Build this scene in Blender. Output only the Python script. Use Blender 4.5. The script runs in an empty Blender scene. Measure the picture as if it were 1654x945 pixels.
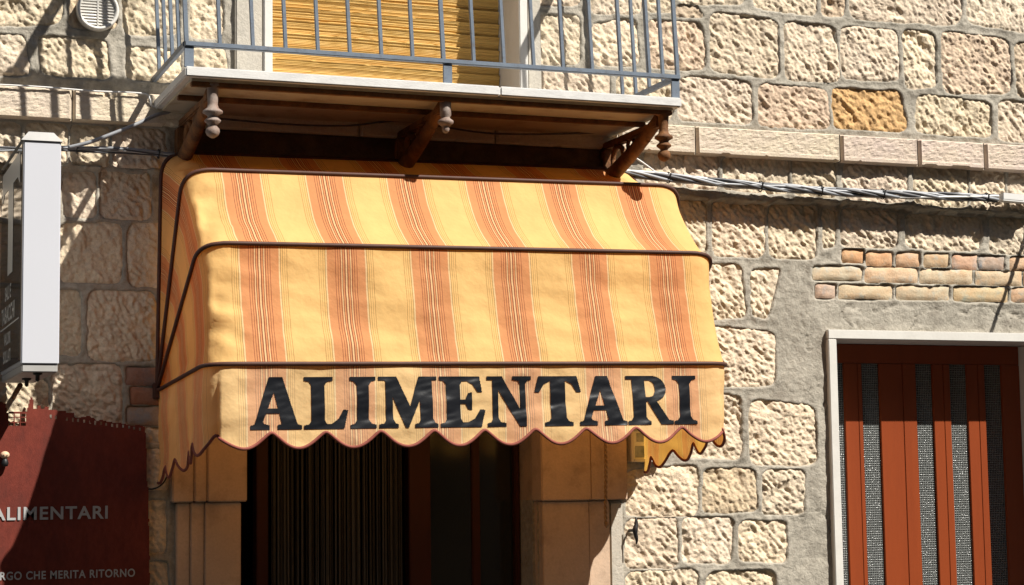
import bpy, bmesh, math, random
import numpy as np
from math import sin, cos, pi, radians, atan2, sqrt
from mathutils import Vector, Matrix
random.seed(7)
S = bpy.context.scene
COL = S.collection

# ---------------------------------------------------------------- camera
F_PX, W_PX, H_PX = 3145.0, 1654.0, 945.0
YAW, PIT, ROL = .35994, .1032, -.01367
_f = np.array([sin(YAW)*cos(PIT), cos(YAW)*cos(PIT), sin(PIT)])
_r = np.array([cos(YAW), -sin(YAW), 0.0]); _u = np.cross(_r, _f)
RGT = _r*cos(ROL)+_u*sin(ROL); UPV = _u*cos(ROL)-_r*sin(ROL)
CAM = np.array([0, 0, 2.53])-9.0*_f
cam = bpy.data.cameras.new('camera'); camo = bpy.data.objects.new('camera', cam); COL.objects.link(camo)
M = Matrix(((RGT[0], UPV[0], -_f[0], CAM[0]), (RGT[1], UPV[1], -_f[1], CAM[1]), (RGT[2], UPV[2], -_f[2], CAM[2]), (0, 0, 0, 1)))
camo.matrix_world = M
cam.sensor_width = 36; cam.lens = 36*F_PX/W_PX; cam.clip_end = 500; cam.clip_start = .1
S.camera = camo

# ---------------------------------------------------------------- light
SUN = np.array([-.78, 1.0, -1.47])               # direction the sunlight travels
w = bpy.data.worlds.new('World'); S.world = w; w.use_nodes = True
nt = w.node_tree; nt.nodes.clear()
sky = nt.nodes.new('ShaderNodeTexSky'); sky.sky_type = 'NISHITA'; sky.sun_disc = False
sky.sun_elevation = math.atan2(1.47, math.hypot(.78, 1)); sky.sun_rotation = atan2(.78, -1.0)
bg = nt.nodes.new('ShaderNodeBackground'); bg.inputs[1].default_value = .05
wo = nt.nodes.new('ShaderNodeOutputWorld'); nt.links.new(sky.outputs[0], bg.inputs[0]); nt.links.new(bg.outputs[0], wo.inputs[0])
sl = bpy.data.lights.new('sun', 'SUN'); sl.energy = 5.0; sl.angle = radians(.53); sl.color = (1, .95, .86)
so = bpy.data.objects.new('sun', sl); COL.objects.link(so)
so.rotation_euler = Vector(SUN).to_track_quat('-Z', 'Y').to_euler(); so.location = (4, -6, 9)
S.view_settings.view_transform = 'Standard'; S.view_settings.look = 'None'; S.view_settings.gamma = 1
S.view_settings.exposure = .75

# survey: a point of the photograph at a known distance from the wall plane
def P(px, py, y=0.0):
    d = RGT*((px-W_PX/2)/F_PX)-UPV*((py-H_PX/2)/F_PX)+_f
    return CAM+d*((y-CAM[1])/d[1])

# ---------------------------------------------------------------- numpy noise
def _h(ix, iy, s):
    n = (ix.astype(np.int64)*374761393+iy.astype(np.int64)*668265263+s*1274126177) & 0x7fffffff
    n = ((n ^ (n >> 13))*1274126177) & 0x7fffffff
    return ((n ^ (n >> 16)) & 0xffff)/65535.0
def vn(x, y, s=0):
    ix, iy = np.floor(x), np.floor(y); fx, fy = x-ix, y-iy
    fx = fx*fx*(3-2*fx); fy = fy*fy*(3-2*fy)
    a = _h(ix, iy, s); b = _h(ix+1, iy, s); c = _h(ix, iy+1, s); d = _h(ix+1, iy+1, s)
    return (a+(b-a)*fx)*(1-fy)+(c+(d-c)*fx)*fy-.5
def fbm(x, y, s=0, o=3):
    r = 0; a = 1
    for k in range(o):
        r = r+a*vn(x, y, s+k*17); x = x*2.03+3.1; y = y*2.03+1.7; a *= .5
    return r
def worley(x, y, s=0):
    ix, iy = np.floor(x), np.floor(y); best = np.full(np.shape(x), 9.0)
    for dx in (-1, 0, 1):
        for dy in (-1, 0, 1):
            cx = ix+dx+_h(ix+dx, iy+dy, s); cy = iy+dy+_h(ix+dx, iy+dy, s+5)
            best = np.minimum(best, (cx-x)**2+(cy-y)**2)
    return np.sqrt(best)

# ---------------------------------------------------------------- materials
MAT = {}
def mat(name, c1, c2=None, rough=.8, scale=8, bump=0, bscale=60, spec=.3, metal=0, tint=False, fine=0, fscale=90, stretch=(1, 1, 1), dark=None, dscale=3, damt=.5):
    m = bpy.data.materials.new(name); m.use_nodes = True; t = m.node_tree; n = t.nodes; L = t.links
    b = n['Principled BSDF']; b.inputs['Roughness'].default_value = rough
    b.inputs['Specular IOR Level'].default_value = spec; b.inputs['Metallic'].default_value = metal
    g = n.new('ShaderNodeNewGeometry'); mp = n.new('ShaderNodeMapping'); mp.inputs['Scale'].default_value = stretch
    L.new(g.outputs['Position'], mp.inputs[0])
    def noise(sc, det=4, ro=.6):
        q = n.new('ShaderNodeTexNoise'); q.inputs['Scale'].default_value = sc; q.inputs['Detail'].default_value = det; q.inputs['Roughness'].default_value = ro
        L.new(mp.outputs[0], q.inputs['Vector']); return q
    def mix(a, bb, fac, mode='MIX'):
        x = n.new('ShaderNodeMix'); x.data_type = 'RGBA'; x.blend_type = mode
        for sock, v in ((x.inputs[6], a), (x.inputs[7], bb), (x.inputs[0], fac)):
            if hasattr(v, 'is_linked') or hasattr(v, 'links'): L.new(v, sock)
            else: sock.default_value = v
        return x.outputs[2]
    def ramp(o, a, bb):
        r = n.new('ShaderNodeMapRange'); r.inputs[1].default_value = a; r.inputs[2].default_value = bb; L.new(o, r.inputs[0]); return r.outputs[0]
    c2 = c2 or c1
    col = mix((*c1, 1), (*c2, 1), ramp(noise(scale).outputs[0], .32, .68))
    if fine:
        f = noise(fscale, 5, .7); v = n.new('ShaderNodeMapRange'); v.inputs[1].default_value = .25; v.inputs[2].default_value = .75
        v.inputs[3].default_value = 1-fine; v.inputs[4].default_value = 1+fine; L.new(f.outputs[0], v.inputs[0])
        cc = n.new('ShaderNodeCombineColor')
        for k in range(3): L.new(v.outputs[0], cc.inputs[k])
        col = mix(col, cc.outputs[0], 1.0, 'MULTIPLY')
    if dark:
        d = noise(dscale, 6, .65); x = n.new('ShaderNodeMath'); x.operation = 'MULTIPLY'; x.inputs[1].default_value = damt
        L.new(ramp(d.outputs[0], .52, .7), x.inputs[0]); col = mix(col, (*dark, 1), x.outputs[0])
    if tint:
        oi = n.new('ShaderNodeObjectInfo'); col = mix(col, oi.outputs['Color'], 1.0, 'MULTIPLY')
    L.new(col, b.inputs['Base Color'])
    if bump:
        q = noise(bscale, 6, .65); bp = n.new('ShaderNodeBump'); bp.inputs['Strength'].default_value = 1; bp.inputs['Distance'].default_value = bump
        L.new(q.outputs[0], bp.inputs['Height']); L.new(bp.outputs[0], b.inputs['Normal'])
    MAT[name] = m; return m
mat('stone', (.68, .56, .41), (.59, .49, .375), .93, 7, .005, 95, .12, tint=True, fine=.20, fscale=70, dark=(.36, .30, .24), dscale=13, damt=.35)
mat('mortar', (.30, .275, .23), (.41, .375, .315), .95, 3.2, .006, 70, .1, fine=.26, fscale=38, dark=(.19, .165, .135), dscale=6, damt=.7)
mat('course', (.62, .53, .41), (.56, .47, .40), .92, 6, .0035, 110, .12, tint=True, fine=.14, dark=(.38, .31, .26), dscale=11, damt=.4)
mat('brick', (.53, .31, .18), (.55, .39, .26), .92, 14, .003, 90, .1, tint=True, fine=.16, dark=(.40, .36, .30), dscale=12, damt=.95)
mat('dressed', (.58, .42, .30), (.50, .37, .27), .85, 6, .0016, 80, .2, fine=.10, dark=(.22, .16, .12), dscale=9, damt=.4)
mat('plaster', (.50, .46, .39), (.43, .40, .35), .93, 6, .004, 70, .1, fine=.12, fscale=50)
mat('marble', (.66, .65, .63), (.57, .56, .55), .5, 9, .0008, 60, .35, fine=.08, stretch=(1, 1, 3), dark=(.42, .41, .40), dscale=14, damt=.5)
mat('underside', (.50, .43, .32), (.44, .38, .29), .8, 5, .001, 60, .2, dark=(.22, .14, .08), dscale=7, damt=.6)
mat('white_paint', (.64, .62, .58), (.58, .56, .52), .45, 8, .0006, 60, .4, fine=.04)
mat('rust', (.10, .042, .018), (.22, .095, .03), .75, 16, .003, 70, .3, fine=.25, dark=(.02, .013, .01), dscale=10, damt=.6)
mat('finial', (.30, .25, .22), (.20, .13, .10), .7, 22, .002, 90, .3, fine=.15)
mat('rail', (.150, .185, .235), (.125, .155, .20), .48, 12, .0006, 120, .45, fine=.10, dark=(.07, .06, .06), dscale=26, damt=.5)
mat('corten', (.165, .034, .022), (.125, .026, .019), .7, 9, .0012, 130, .15, fine=.22, fscale=42, stretch=(1.6, 1, .8), dark=(.10, .028, .02), dscale=9, damt=.5)
mat('steel', (.62, .62, .62), (.55, .55, .55), .35, 20, 0, 50, .5, metal=.7)
mat('red_wood', (.255, .050, .012), (.22, .042, .011), .38, 6, .0004, 40, .4, fine=.06, stretch=(1, 1, .1))
mat('red_dark', (.045, .010, .004), (.035, .008, .004), .5, 6, 0, 40, .3)
mat('black', (.012, .012, .013), None, .5, 5, 0, 5, .4)
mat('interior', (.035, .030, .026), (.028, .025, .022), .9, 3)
mat('cable', (.30, .31, .33), (.22, .23, .25), .42, 30, 0, 5, .5)
mat('cable_dark', (.05, .05, .055), (.09, .09, .10), .5, 30, 0, 5, .4)
mat('cable_white', (.66, .65, .63), None, .45, 30, 0, 5, .4)
mat('letter', (.008, .009, .012), (.011, .012, .015), .30, 30, .0008, 22, .35)
mat('piping', (.085, .035, .024), (.065, .028, .02), .6, 30, .0004, 200, .3)
mat('trim', (.25, .075, .055), (.20, .055, .04), .7, 30, 0, 20, .2)
mat('cane', (.62, .40, .12), (.50, .30, .085), .6, 5, .001, 60, .3, fine=.30, fscale=40, stretch=(.25, 1, 9))
mat('box_white', (.56, .57, .62), (.55, .56, .61), .35, 3, 0, 5, .5)
mat('box_grey', (.40, .39, .38), (.34, .33, .32), .5, 10, 0, 5, .4)
mat('box_face', (.075, .062, .05), (.06, .05, .042), .08, 5, 0, 5, .6)
mat('sign_white', (.62, .60, .57), None, .4, 5, 0, 5, .4)
mat('strip', (.042, .040, .036), (.030, .029, .027), .55, 30, 0, 5, .4)
mat('paper', (.72, .72, .70), None, .6, 5); mat('picture', (.12, .14, .16), (.42, .45, .48), .4, 14)
mat('skin', (.62, .42, .28), None, .5, 5); mat('cord', (.36, .24, .14), (.28, .18, .10), .8, 60, .002, 200)
mat('plaque_letter', (.42, .42, .42), (.36, .36, .36), .45, 30, 0, 5, .5); mat('street', (.065, .062, .058), (.05, .048, .045), .9, 2, .003, 20, fine=.15, fscale=12)
mat('house_plaster', (.34, .27, .19), (.28, .23, .17), .9, 2); mat('roof_tile', (.30, .13, .07), (.24, .11, .06), .9, 3); mat('shutter', (.06, .08, .05), None, .6, 3)
mat('fascia', (.10, .055, .03), (.05, .03, .02), .85, 9, .003, 40, .2, fine=.3, dark=(.16, .10, .06), dscale=6, damt=.6)
def glass(name, col, rough, pat=False):
    m = bpy.data.materials.new(name); m.use_nodes = True; t = m.node_tree; n = t.nodes; L = t.links; b = n['Principled BSDF']
    b.inputs['Base Color'].default_value = (*col, 1); b.inputs['Roughness'].default_value = rough; b.inputs['Specular IOR Level'].default_value = .6
    if pat:                                    # ribbed security glass with a fine wire grid
        g = n.new('ShaderNodeNewGeometry'); sx = n.new('ShaderNodeSeparateXYZ'); L.new(g.outputs['Position'], sx.inputs[0])
        out = []
        for k, f in ((0, 95*2*pi), (2, 85*2*pi)):
            a = n.new('ShaderNodeMath'); a.operation = 'MULTIPLY'; a.inputs[1].default_value = f; L.new(sx.outputs[k], a.inputs[0])
            s_ = n.new('ShaderNodeMath'); s_.operation = 'SINE'; L.new(a.outputs[0], s_.inputs[0]); out.append(s_)
        mx = n.new('ShaderNodeMath'); mx.operation = 'MAXIMUM'; L.new(out[0].outputs[0], mx.inputs[0]); L.new(out[1].outputs[0], mx.inputs[1])
        q = n.new('ShaderNodeTexNoise'); q.inputs['Scale'].default_value = 160; L.new(g.outputs['Position'], q.inputs['Vector'])
        ad = n.new('ShaderNodeMath'); ad.operation = 'ADD'; L.new(mx.outputs[0], ad.inputs[0]); L.new(q.outputs[0], ad.inputs[1])
        r = n.new('ShaderNodeMapRange'); r.inputs[1].default_value = .9; r.inputs[2].default_value = 1.6; L.new(ad.outputs[0], r.inputs[0])
        x = n.new('ShaderNodeMix'); x.data_type = 'RGBA'; x.inputs[6].default_value = (.025, .030, .030, 1); x.inputs[7].default_value = (.25, .26, .25, 1)
        L.new(r.outputs[0], x.inputs[0]); L.new(x.outputs[2], b.inputs['Base Color'])
        bp = n.new('ShaderNodeBump'); bp.inputs['Distance'].default_value = .0025; L.new(ad.outputs[0], bp.inputs['Height']); L.new(bp.outputs[0], b.inputs['Normal'])
    MAT[name] = m
glass('wired_glass', (.1, .11, .11), .18, True); glass('dark_glass', (.012, .013, .013), .12)
def fabric(name, fade):
    mixc = lambda c: tuple(a+(b-a)*fade for a, b in zip(c, (.96, .82, .58)))
    m = bpy.data.materials.new(name); m.use_nodes = True; t = m.node_tree; n = t.nodes; L = t.links; n.clear()
    uv = n.new('ShaderNodeUVMap'); uv.uv_map = 'UVMap'; sx = n.new('ShaderNodeSeparateXYZ'); L.new(uv.outputs[0], sx.inputs[0])
    def mth(op, a, bv=None):
        x = n.new('ShaderNodeMath'); x.operation = op; L.new(a, x.inputs[0])
        if bv is not None: x.inputs[1].default_value = bv
        return x.outputs[0]
    tt = mth('FRACT', mth('DIVIDE', mth('ADD', sx.outputs[0], 1.405+.176+3.52), .352))
    d = mth('MULTIPLY', mth('ABSOLUTE', mth('SUBTRACT', tt, .5)), 2.0)
    Y = mixc((.93, .60, .235)); O = mixc((.77, .35, .15)); Cc = mixc((.92, .68, .36)); Dk = mixc((.33, .085, .045)); Br = mixc((.50, .27, .09))
    st = [(0, mixc((.92, .62, .32))), (.018, Dk), (.042, O), (.075, Dk), (.092, Cc), (.112, O), (.128, Dk), (.143, O), (.180, Dk), (.193, O), (.237, Dk), (.247, O),
          (.44, Cc), (.475, Br), (.49, Y), (.525, Br), (.537, Y), (.575, Br), (.585, Y), (.625, Br), (.634, Y)]
    r = n.new('ShaderNodeValToRGB'); r.color_ramp.interpolation = 'CONSTANT'; e = r.color_ramp.elements
    e[0].position = 0; e[0].color = (*st[0][1], 1); e[1].position = st[1][0]; e[1].color = (*st[1][1], 1)
    for p, c in st[2:]:
        k = e.new(p); k.color = (*c, 1)
    L.new(d, r.inputs[0])
    g = n.new('ShaderNodeNewGeometry'); q = n.new('ShaderNodeTexNoise'); q.inputs['Scale'].default_value = 5; q.inputs['Detail'].default_value = 5
    L.new(g.outputs['Position'], q.inputs['Vector'])
    mr = n.new('ShaderNodeMapRange'); mr.inputs[1].default_value = .3; mr.inputs[2].default_value = .7; mr.inputs[3].default_value = .90; mr.inputs[4].default_value = 1.04
    L.new(q.outputs[0], mr.inputs[0]); cc = n.new('ShaderNodeCombineColor')
    for k in range(3): L.new(mr.outputs[0], cc.inputs[k])
    mx = n.new('ShaderNodeMix'); mx.data_type = 'RGBA'; mx.blend_type = 'MULTIPLY'; mx.inputs[0].default_value = 1
    L.new(r.outputs[0], mx.inputs[6]); L.new(cc.outputs[0], mx.inputs[7])
    wv = n.new('ShaderNodeTexNoise'); wv.inputs['Scale'].default_value = 14; wv.inputs['Detail'].default_value = 5; L.new(g.outputs['Position'], wv.inputs['Vector'])
    bp = n.new('ShaderNodeBump'); bp.inputs['Distance'].default_value = .010; bp.inputs['Strength'].default_value = .8; L.new(wv.outputs[0], bp.inputs['Height'])
    df = n.new('ShaderNodeBsdfPrincipled'); df.inputs['Roughness'].default_value = .75; df.inputs['Specular IOR Level'].default_value = .15
    tr = n.new('ShaderNodeBsdfTranslucent'); ms = n.new('ShaderNodeMixShader'); ms.inputs[0].default_value = .44
    ga = n.new('ShaderNodeMix'); ga.data_type = 'RGBA'; ga.blend_type = 'MULTIPLY'; ga.inputs[0].default_value = 1; ga.inputs[7].default_value = (1, .80, .34, 1); L.new(mx.outputs[2], ga.inputs[6])
    L.new(mx.outputs[2], df.inputs['Base Color']); L.new(ga.outputs[2], tr.inputs[0]); L.new(bp.outputs[0], df.inputs['Normal'])
    L.new(df.outputs[0], ms.inputs[1]); L.new(tr.outputs[0], ms.inputs[2])
    o = n.new('ShaderNodeOutputMaterial'); L.new(ms.outputs[0], o.inputs[0]); MAT[name] = m
fabric('fabric', 0); fabric('fabric_faded', .24)

# ---------------------------------------------------------------- mesh helpers
def obj(name, data, m=None, parent=None, label=None, cat=None, group=None, kind=None):
    o = bpy.data.objects.new(name, data); COL.objects.link(o)
    if parent is not None: o.parent = parent
    if m and data is not None and not data.materials: data.materials.append(MAT[m])
    for k, v in (('label', label), ('category', cat), ('group', group), ('kind', kind)):
        if v: o[k] = v
    return o
def empty(name, label, cat, loc=(0, 0, 0)):
    o = obj(name, None, label=label, cat=cat); return o
def mesh(name, V, Fc, smooth=False, uv=None):
    me = bpy.data.meshes.new(name); V = np.asarray(V, dtype=np.float32)
    if isinstance(Fc, np.ndarray) and Fc.ndim == 2:
        nf, k = Fc.shape; me.vertices.add(len(V)); me.vertices.foreach_set('co', V.ravel())
        me.loops.add(nf*k); me.loops.foreach_set('vertex_index', Fc.ravel().astype(np.int32))
        me.polygons.add(nf); me.polygons.foreach_set('loop_start', np.arange(0, nf*k, k, dtype=np.int32))
        me.update(calc_edges=True); me.validate()
    else: me.from_pydata([tuple(map(float, v)) for v in V], [], Fc)
    if uv is not None:
        l = me.uv_layers.new(name='UVMap'); ix = np.empty(len(me.loops), np.int32); me.loops.foreach_get('vertex_index', ix)
        l.data.foreach_set('uv', np.asarray(uv, np.float32)[ix].ravel())
    me.polygons.foreach_set('use_smooth', [smooth]*len(me.polygons)); me.update(); return me
def grid_faces(nu, nv):
    i, j = np.meshgrid(np.arange(nu-1), np.arange(nv-1), indexing='ij'); a = (i*nv+j).ravel()
    return np.stack([a, a+nv, a+nv+1, a+1], 1)
def boxes(name, lst, bevel=.003):
    bm = bmesh.new()
    for (x0, x1, y0, y1, z0, z1) in lst:
        r = bmesh.ops.create_cube(bm, size=1)
        bmesh.ops.transform(bm, matrix=Matrix.Translation(((x0+x1)/2, (y0+y1)/2, (z0+z1)/2)) @ Matrix.Diagonal((abs(x1-x0), abs(y1-y0), abs(z1-z0), 1)), verts=r['verts'])
    if bevel: bmesh.ops.bevel(bm, geom=bm.edges[:], offset=bevel, segments=2, affect='EDGES', clamp_overlap=True)
    me = bpy.data.meshes.new(name); bm.to_mesh(me); bm.free(); return me
def tube(name, pts, r, n=8, caps=True, flat=1.0):
    pts = [np.array(p, float) for p in pts]; V = []; Fc = []; N = len(pts)
    rr = r if hasattr(r, '__len__') else [r]*N; prev = None
    for i, p in enumerate(pts):
        t = pts[min(i+1, N-1)]-pts[max(i-1, 0)]; t /= np.linalg.norm(t)+1e-12
        a = np.array([0, 0, 1.0]) if abs(t[2]) < .9 else np.array([0, 1.0, 0])
        if prev is not None: a = prev
        b = np.cross(t, a); b /= np.linalg.norm(b)+1e-12; a = np.cross(b, t); prev = a
        for k in range(n):
            q = 2*pi*k/n; V.append(p+rr[i]*(cos(q)*a+flat*sin(q)*b))
    for i in range(N-1):
        for k in range(n): Fc.append((i*n+k, i*n+(k+1) % n, (i+1)*n+(k+1) % n, (i+1)*n+k))
    if caps: Fc += [tuple(range(n))[::-1], tuple((N-1)*n+k for k in range(n))]
    return mesh(name, V, Fc, True)
def lathe(name, prof, n=20):
    V = []; Fc = []
    for r, z in prof:
        for k in range(n): V.append((r*cos(2*pi*k/n), r*sin(2*pi*k/n), z))
    for i in range(len(prof)-1):
        for k in range(n): Fc.append((i*n+k, i*n+(k+1) % n, (i+1)*n+(k+1) % n, (i+1)*n+k))
    Fc += [tuple(range(n))[::-1], tuple((len(prof)-1)*n+k for k in range(n))]
    return mesh(name, V, Fc, True)
def inside(poly, X, Z):
    r = np.zeros(X.shape, bool); n = len(poly)
    for i in range(n):
        x0, z0 = poly[i]; x1, z1 = poly[(i+1) % n]
        if z0 == z1: continue
        c = ((z0 > Z) != (z1 > Z)) & (X < (x1-x0)*(Z-z0)/(z1-z0)+x0); r ^= c
    return r
def plate(name, mask, xs, zs, fn, thick=None):
    """sheet cut out of a fine raster; fn(x, z) gives the 3-D place of a node, thick adds a back and edges"""
    nu, nv = mask.shape; I = -np.ones((nu+1, nv+1), int); q = np.argwhere(mask); nodes = []; Fc = []
    def nd(i, j):
        if I[i, j] < 0: I[i, j] = len(nodes); nodes.append((xs[i], zs[j]))
        return I[i, j]
    for i, j in q: Fc.append((nd(i, j), nd(i+1, j), nd(i+1, j+1), nd(i, j+1)))
    A = np.array(nodes); V = np.array(fn(A[:, 0], A[:, 1]))
    if thick:
        nV = len(V); V = np.vstack([V, V+np.array(thick)]); F2 = [tuple(nV+k for k in f[::-1]) for f in Fc]
        mk = np.pad(mask, 1)
        for i, j in q:
            c = (I[i, j], I[i+1, j], I[i+1, j+1], I[i, j+1])
            for (di, dj, a, b) in ((0, -1, 0, 1), (1, 0, 1, 2), (0, 1, 2, 3), (-1, 0, 3, 0)):
                if not mk[i+1+di, j+1+dj]: F2.append((c[b], c[a], c[a]+nV, c[b]+nV))
        Fc = Fc+F2
    return mesh(name, V, Fc, False)
def text(name, body, size, fn, m, parent, space=1.0, align='LEFT', xs=1.0, thick=.0):
    c = bpy.data.curves.new(name, 'FONT'); c.body = body; c.size = size; c.space_character = space; c.align_x = align; c.extrude = thick
    c.fill_mode = 'BOTH' if thick else 'FRONT'; c.offset = size*.022
    o = bpy.data.objects.new(name, c); COL.objects.link(o)
    dg = bpy.context.evaluated_depsgraph_get(); me = bpy.data.meshes.new_from_object(o.evaluated_get(dg))
    bpy.data.objects.remove(o); bpy.data.curves.remove(c)
    for v in me.vertices: v.co = Vector(fn(v.co.x*xs, v.co.y, v.co.z))
    me.materials.clear(); return obj(name, me, m, parent)

def split_letters(o, m, parent):
    me = o.data; par = list(range(len(me.vertices)))
    def find(i):
        while par[i] != i: par[i] = par[par[i]]; i = par[i]
        return i
    for e_ in me.edges: par[find(e_.vertices[0])] = find(e_.vertices[1])
    isl = {}
    for p in me.polygons: isl.setdefault(find(p.vertices[0]), []).append(p)
    for ps in isl.values():                                # one part for each letter
        ids = sorted({v for p in ps for v in p.vertices}); mp = {v: i for i, v in enumerate(ids)}
        obj('letter', mesh('letter', [me.vertices[v].co for v in ids], [tuple(mp[v] for v in p.vertices) for p in ps]), m, parent)
    bpy.data.objects.remove(o)

# ================================================================= STREET (below the picture, bounces light)
obj('street', mesh('street', [(-60, -60, 0), (60, -60, 0), (60, 60, 0), (-60, 60, 0)], [(0, 1, 2, 3)]), 'street', kind='structure')

# ================================================================= BUILDING
UPY = -.042                                          # the upper storey stands 55 mm proud of the ground floor
building = empty('stone_building', 'old building of rough pale stone blocks with grey mortar joints and two ground-floor doors', 'building')
# stones of the front: corners TL, TR, BR, BL measured on the photograph, storey and tint
U, Lw = UPY, 0.0
ST = []
def st(y, *a, t=(1, 1, 1)): ST.append((y, a, t))
pale = (1.06, 1.05, 1.04); pink = (.97, .90, .88); och = (.92, .70, .44); drk = (.86, .82, .78)
# right of the balcony
st(U, (1095, -60), (1203, -60), (1203, 7), (1095, 6)); st(U, (1217, -60), (1320, -60), (1319, 26), (1217, 13), t=pale)
st(U, (1328, -60), (1364, -60), (1363, 29), (1328, 27), t=pink); st(U, (1372, -60), (1555, -60), (1554, 42), (1371, 30))
st(U, (1563, -60), (1700, -60), (1700, 60), (1562, 37)); st(U, (1092, 9), (1128, 10), (1140, 28), (1092, 27), t=drk)
st(U, (1047, 32), (1134, 37), (1141, 114), (1046, 110), t=pink); st(U, (1148, 19), (1256, 33), (1258, 128), (1147, 115))
st(U, (1266, 34), (1348, 43), (1357, 132), (1269, 129), t=pale); st(U, (1357, 42), (1449, 50), (1453, 130), (1361, 128))
st(U, (1458, 46), (1509, 54), (1514, 140), (1462, 144), t=pale); st(U, (1519, 50), (1629, 64), (1634, 151), (1525, 151), t=pink)
st(U, (1638, 68), (1720, 74), (1725, 160), (1643, 157), t=drk); st(U, (1098, 123), (1213, 132), (1217, 201), (1094, 194))
st(U, (1225, 135), (1335, 145), (1341, 209), (1224, 203), t=pink); st(U, (1343, 142), (1455, 147), (1468, 213), (1346, 208), t=och)
st(U, (1481, 151), (1601, 167), (1604, 223), (1478, 214), t=pale); st(U, (1612, 160), (1720, 174), (1722, 236), (1613, 227), t=pale)
# between window and railing end
st(U, (864, -60), (936, -60), (936, 9), (864, 8)); st(U, (956, -60), (1036, -60), (1036, 22), (956, 22)); st(U, (1046, -60), (1086, -60), (1086, 20), (1046, 20))
st(U, (864, 24), (936, 25), (937, 104), (865, 102)); st(U, (957, 38), (1026, 30), (1034, 105), (959, 105), t=pale)
st(U, (868, 113), (985, 118), (985, 190), (868, 182)); st(U, (996, 120), (1088, 124), (1086, 194), (996, 190))
# left, upper storey
st(U, (-60, -60), (106, -60), (100, 40), (-60, 42)); st(U, (198, -60), (290, -60), (290, 57), (199, 56)); st(U, (307, -60), (358, -60), (360, 64), (308, 62))
st(U, (-60, 56), (40, 58), (50, 123), (-60, 119)); st(U, (61, 58), (172, 66), (179, 129), (65, 119)); st(U, (203, 76), (292, 82), (290, 134), (205, 126))
st(U, (306, 77), (362, 81), (368, 120), (306, 118)); st(U, (118, -60), (190, -60), (188, 48), (112, 46), t=drk)
# under the string course, down to the ragged ledge
for a, b in ((1040, 1104), (1107, 1158), (1166, 1275), (1280, 1350), (1361, 1465), (1475, 1564), (1568, 1622), (1629, 1720)):
    st(U, (a, 246+.0475*(a-1040)), (b, 246+.0475*(b-1040)), (b, 297+.075*(b-1040)), (a, 297+.075*(a-1040)))
for a, b in ((-60, 34), (42, 108), (115, 176), (183, 268)):
    st(U, (a, 197+.05*a), (b, 197+.05*b), (b, 262+.036*b), (a, 262+.036*a))
# ground floor, right
st(0, (1076, 318), (1139, 324), (1140, 412), (1076, 410)); st(0, (1150, 322), (1234, 330), (1235, 415), (1151, 413), t=pale)
st(0, (1243, 326), (1317, 334), (1318, 419), (1243, 417), t=pale); st(0, (1327, 335), (1350, 338), (1348, 400), (1329, 404))
st(0, (1357, 335), (1450, 345), (1450, 400), (1358, 398)); st(0, (1460, 345), (1585, 352), (1585, 405), (1461, 401)); st(0, (1597, 350), (1690, 356), (1690, 412), (1597, 409))
st(0, (1105, 426), (1196, 428), (1205, 513), (1120, 517)); st(0, (1211, 436), (1262, 434), (1238, 516), (1216, 508), t=pale)
st(0, (1125, 526), (1251, 536), (1252, 623), (1130, 623)); st(0, (1115, 632), (1197, 640), (1199, 743), (1105, 738)); st(0, (1211, 645), (1314, 656), (1321, 751), (1211, 751), t=pale)
st(0, (1011, 760), (1128, 751), (1128, 833), (1011, 833)); st(0, (1137, 757), (1220, 758), (1223, 827), (1135, 827), t=drk); st(0, (1233, 760), (1298, 759), (1300, 830), (1231, 831))
st(0, (1011, 840), (1093, 835), (1095, 918), (1011, 917)); st(0, (1103, 837), (1185, 835), (1182, 910), (1101, 909)); st(0, (1194, 842), (1271, 841), (1271, 909), (1194, 907))
st(0, (1011, 925), (1128, 919), (1128, 1010), (1011, 1010)); st(0, (1141, 924), (1252, 921), (1257, 1010), (1141, 1010))
# ground floor, left
st(0, (-60, 282), (32, 282), (30, 350), (-60, 350)); st(0, (42, 282), (92, 280), (92, 352), (42, 352)); st(0, (102, 280), (155, 277), (156, 352), (102, 352)); st(0, (163, 268), (241, 266), (243, 354), (162, 353))
st(0, (-60, 362), (84, 362), (84, 456), (-60, 456)); st(0, (96, 361), (196, 361), (197, 457), (97, 456)); st(0, (208, 361), (290, 362), (290, 464), (208, 463))
st(0, (-60, 466), (40, 466), (40, 575), (-60, 575)); st(0, (50, 467), (130, 468), (131, 574), (50, 572)); st(0, (142, 469), (251, 471), (253, 584), (143, 582))
st(0, (-60, 616), (78, 612), (80, 700), (-60, 700)); st(0, (86, 590), (195, 588), (198, 700), (87, 700))
st(0, (234, 692), (264, 692), (266, 714), (234, 714)); st(0, (232, 726), (273, 727), (270, 791), (234, 791)); st(0, (238, 804), (268, 806), (268, 896), (240, 897)); st(0, (242, 905), (270, 906), (272, 985), (242, 985))
def quad(y, c): return np.array([[P(px, py, y)[0], P(px, py, y)[2]] for px, py in c])   # TL TR BR BL in wall metres
BR = []                                                                               # bricks: x0 x1 y0 y1, drop to the right
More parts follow.
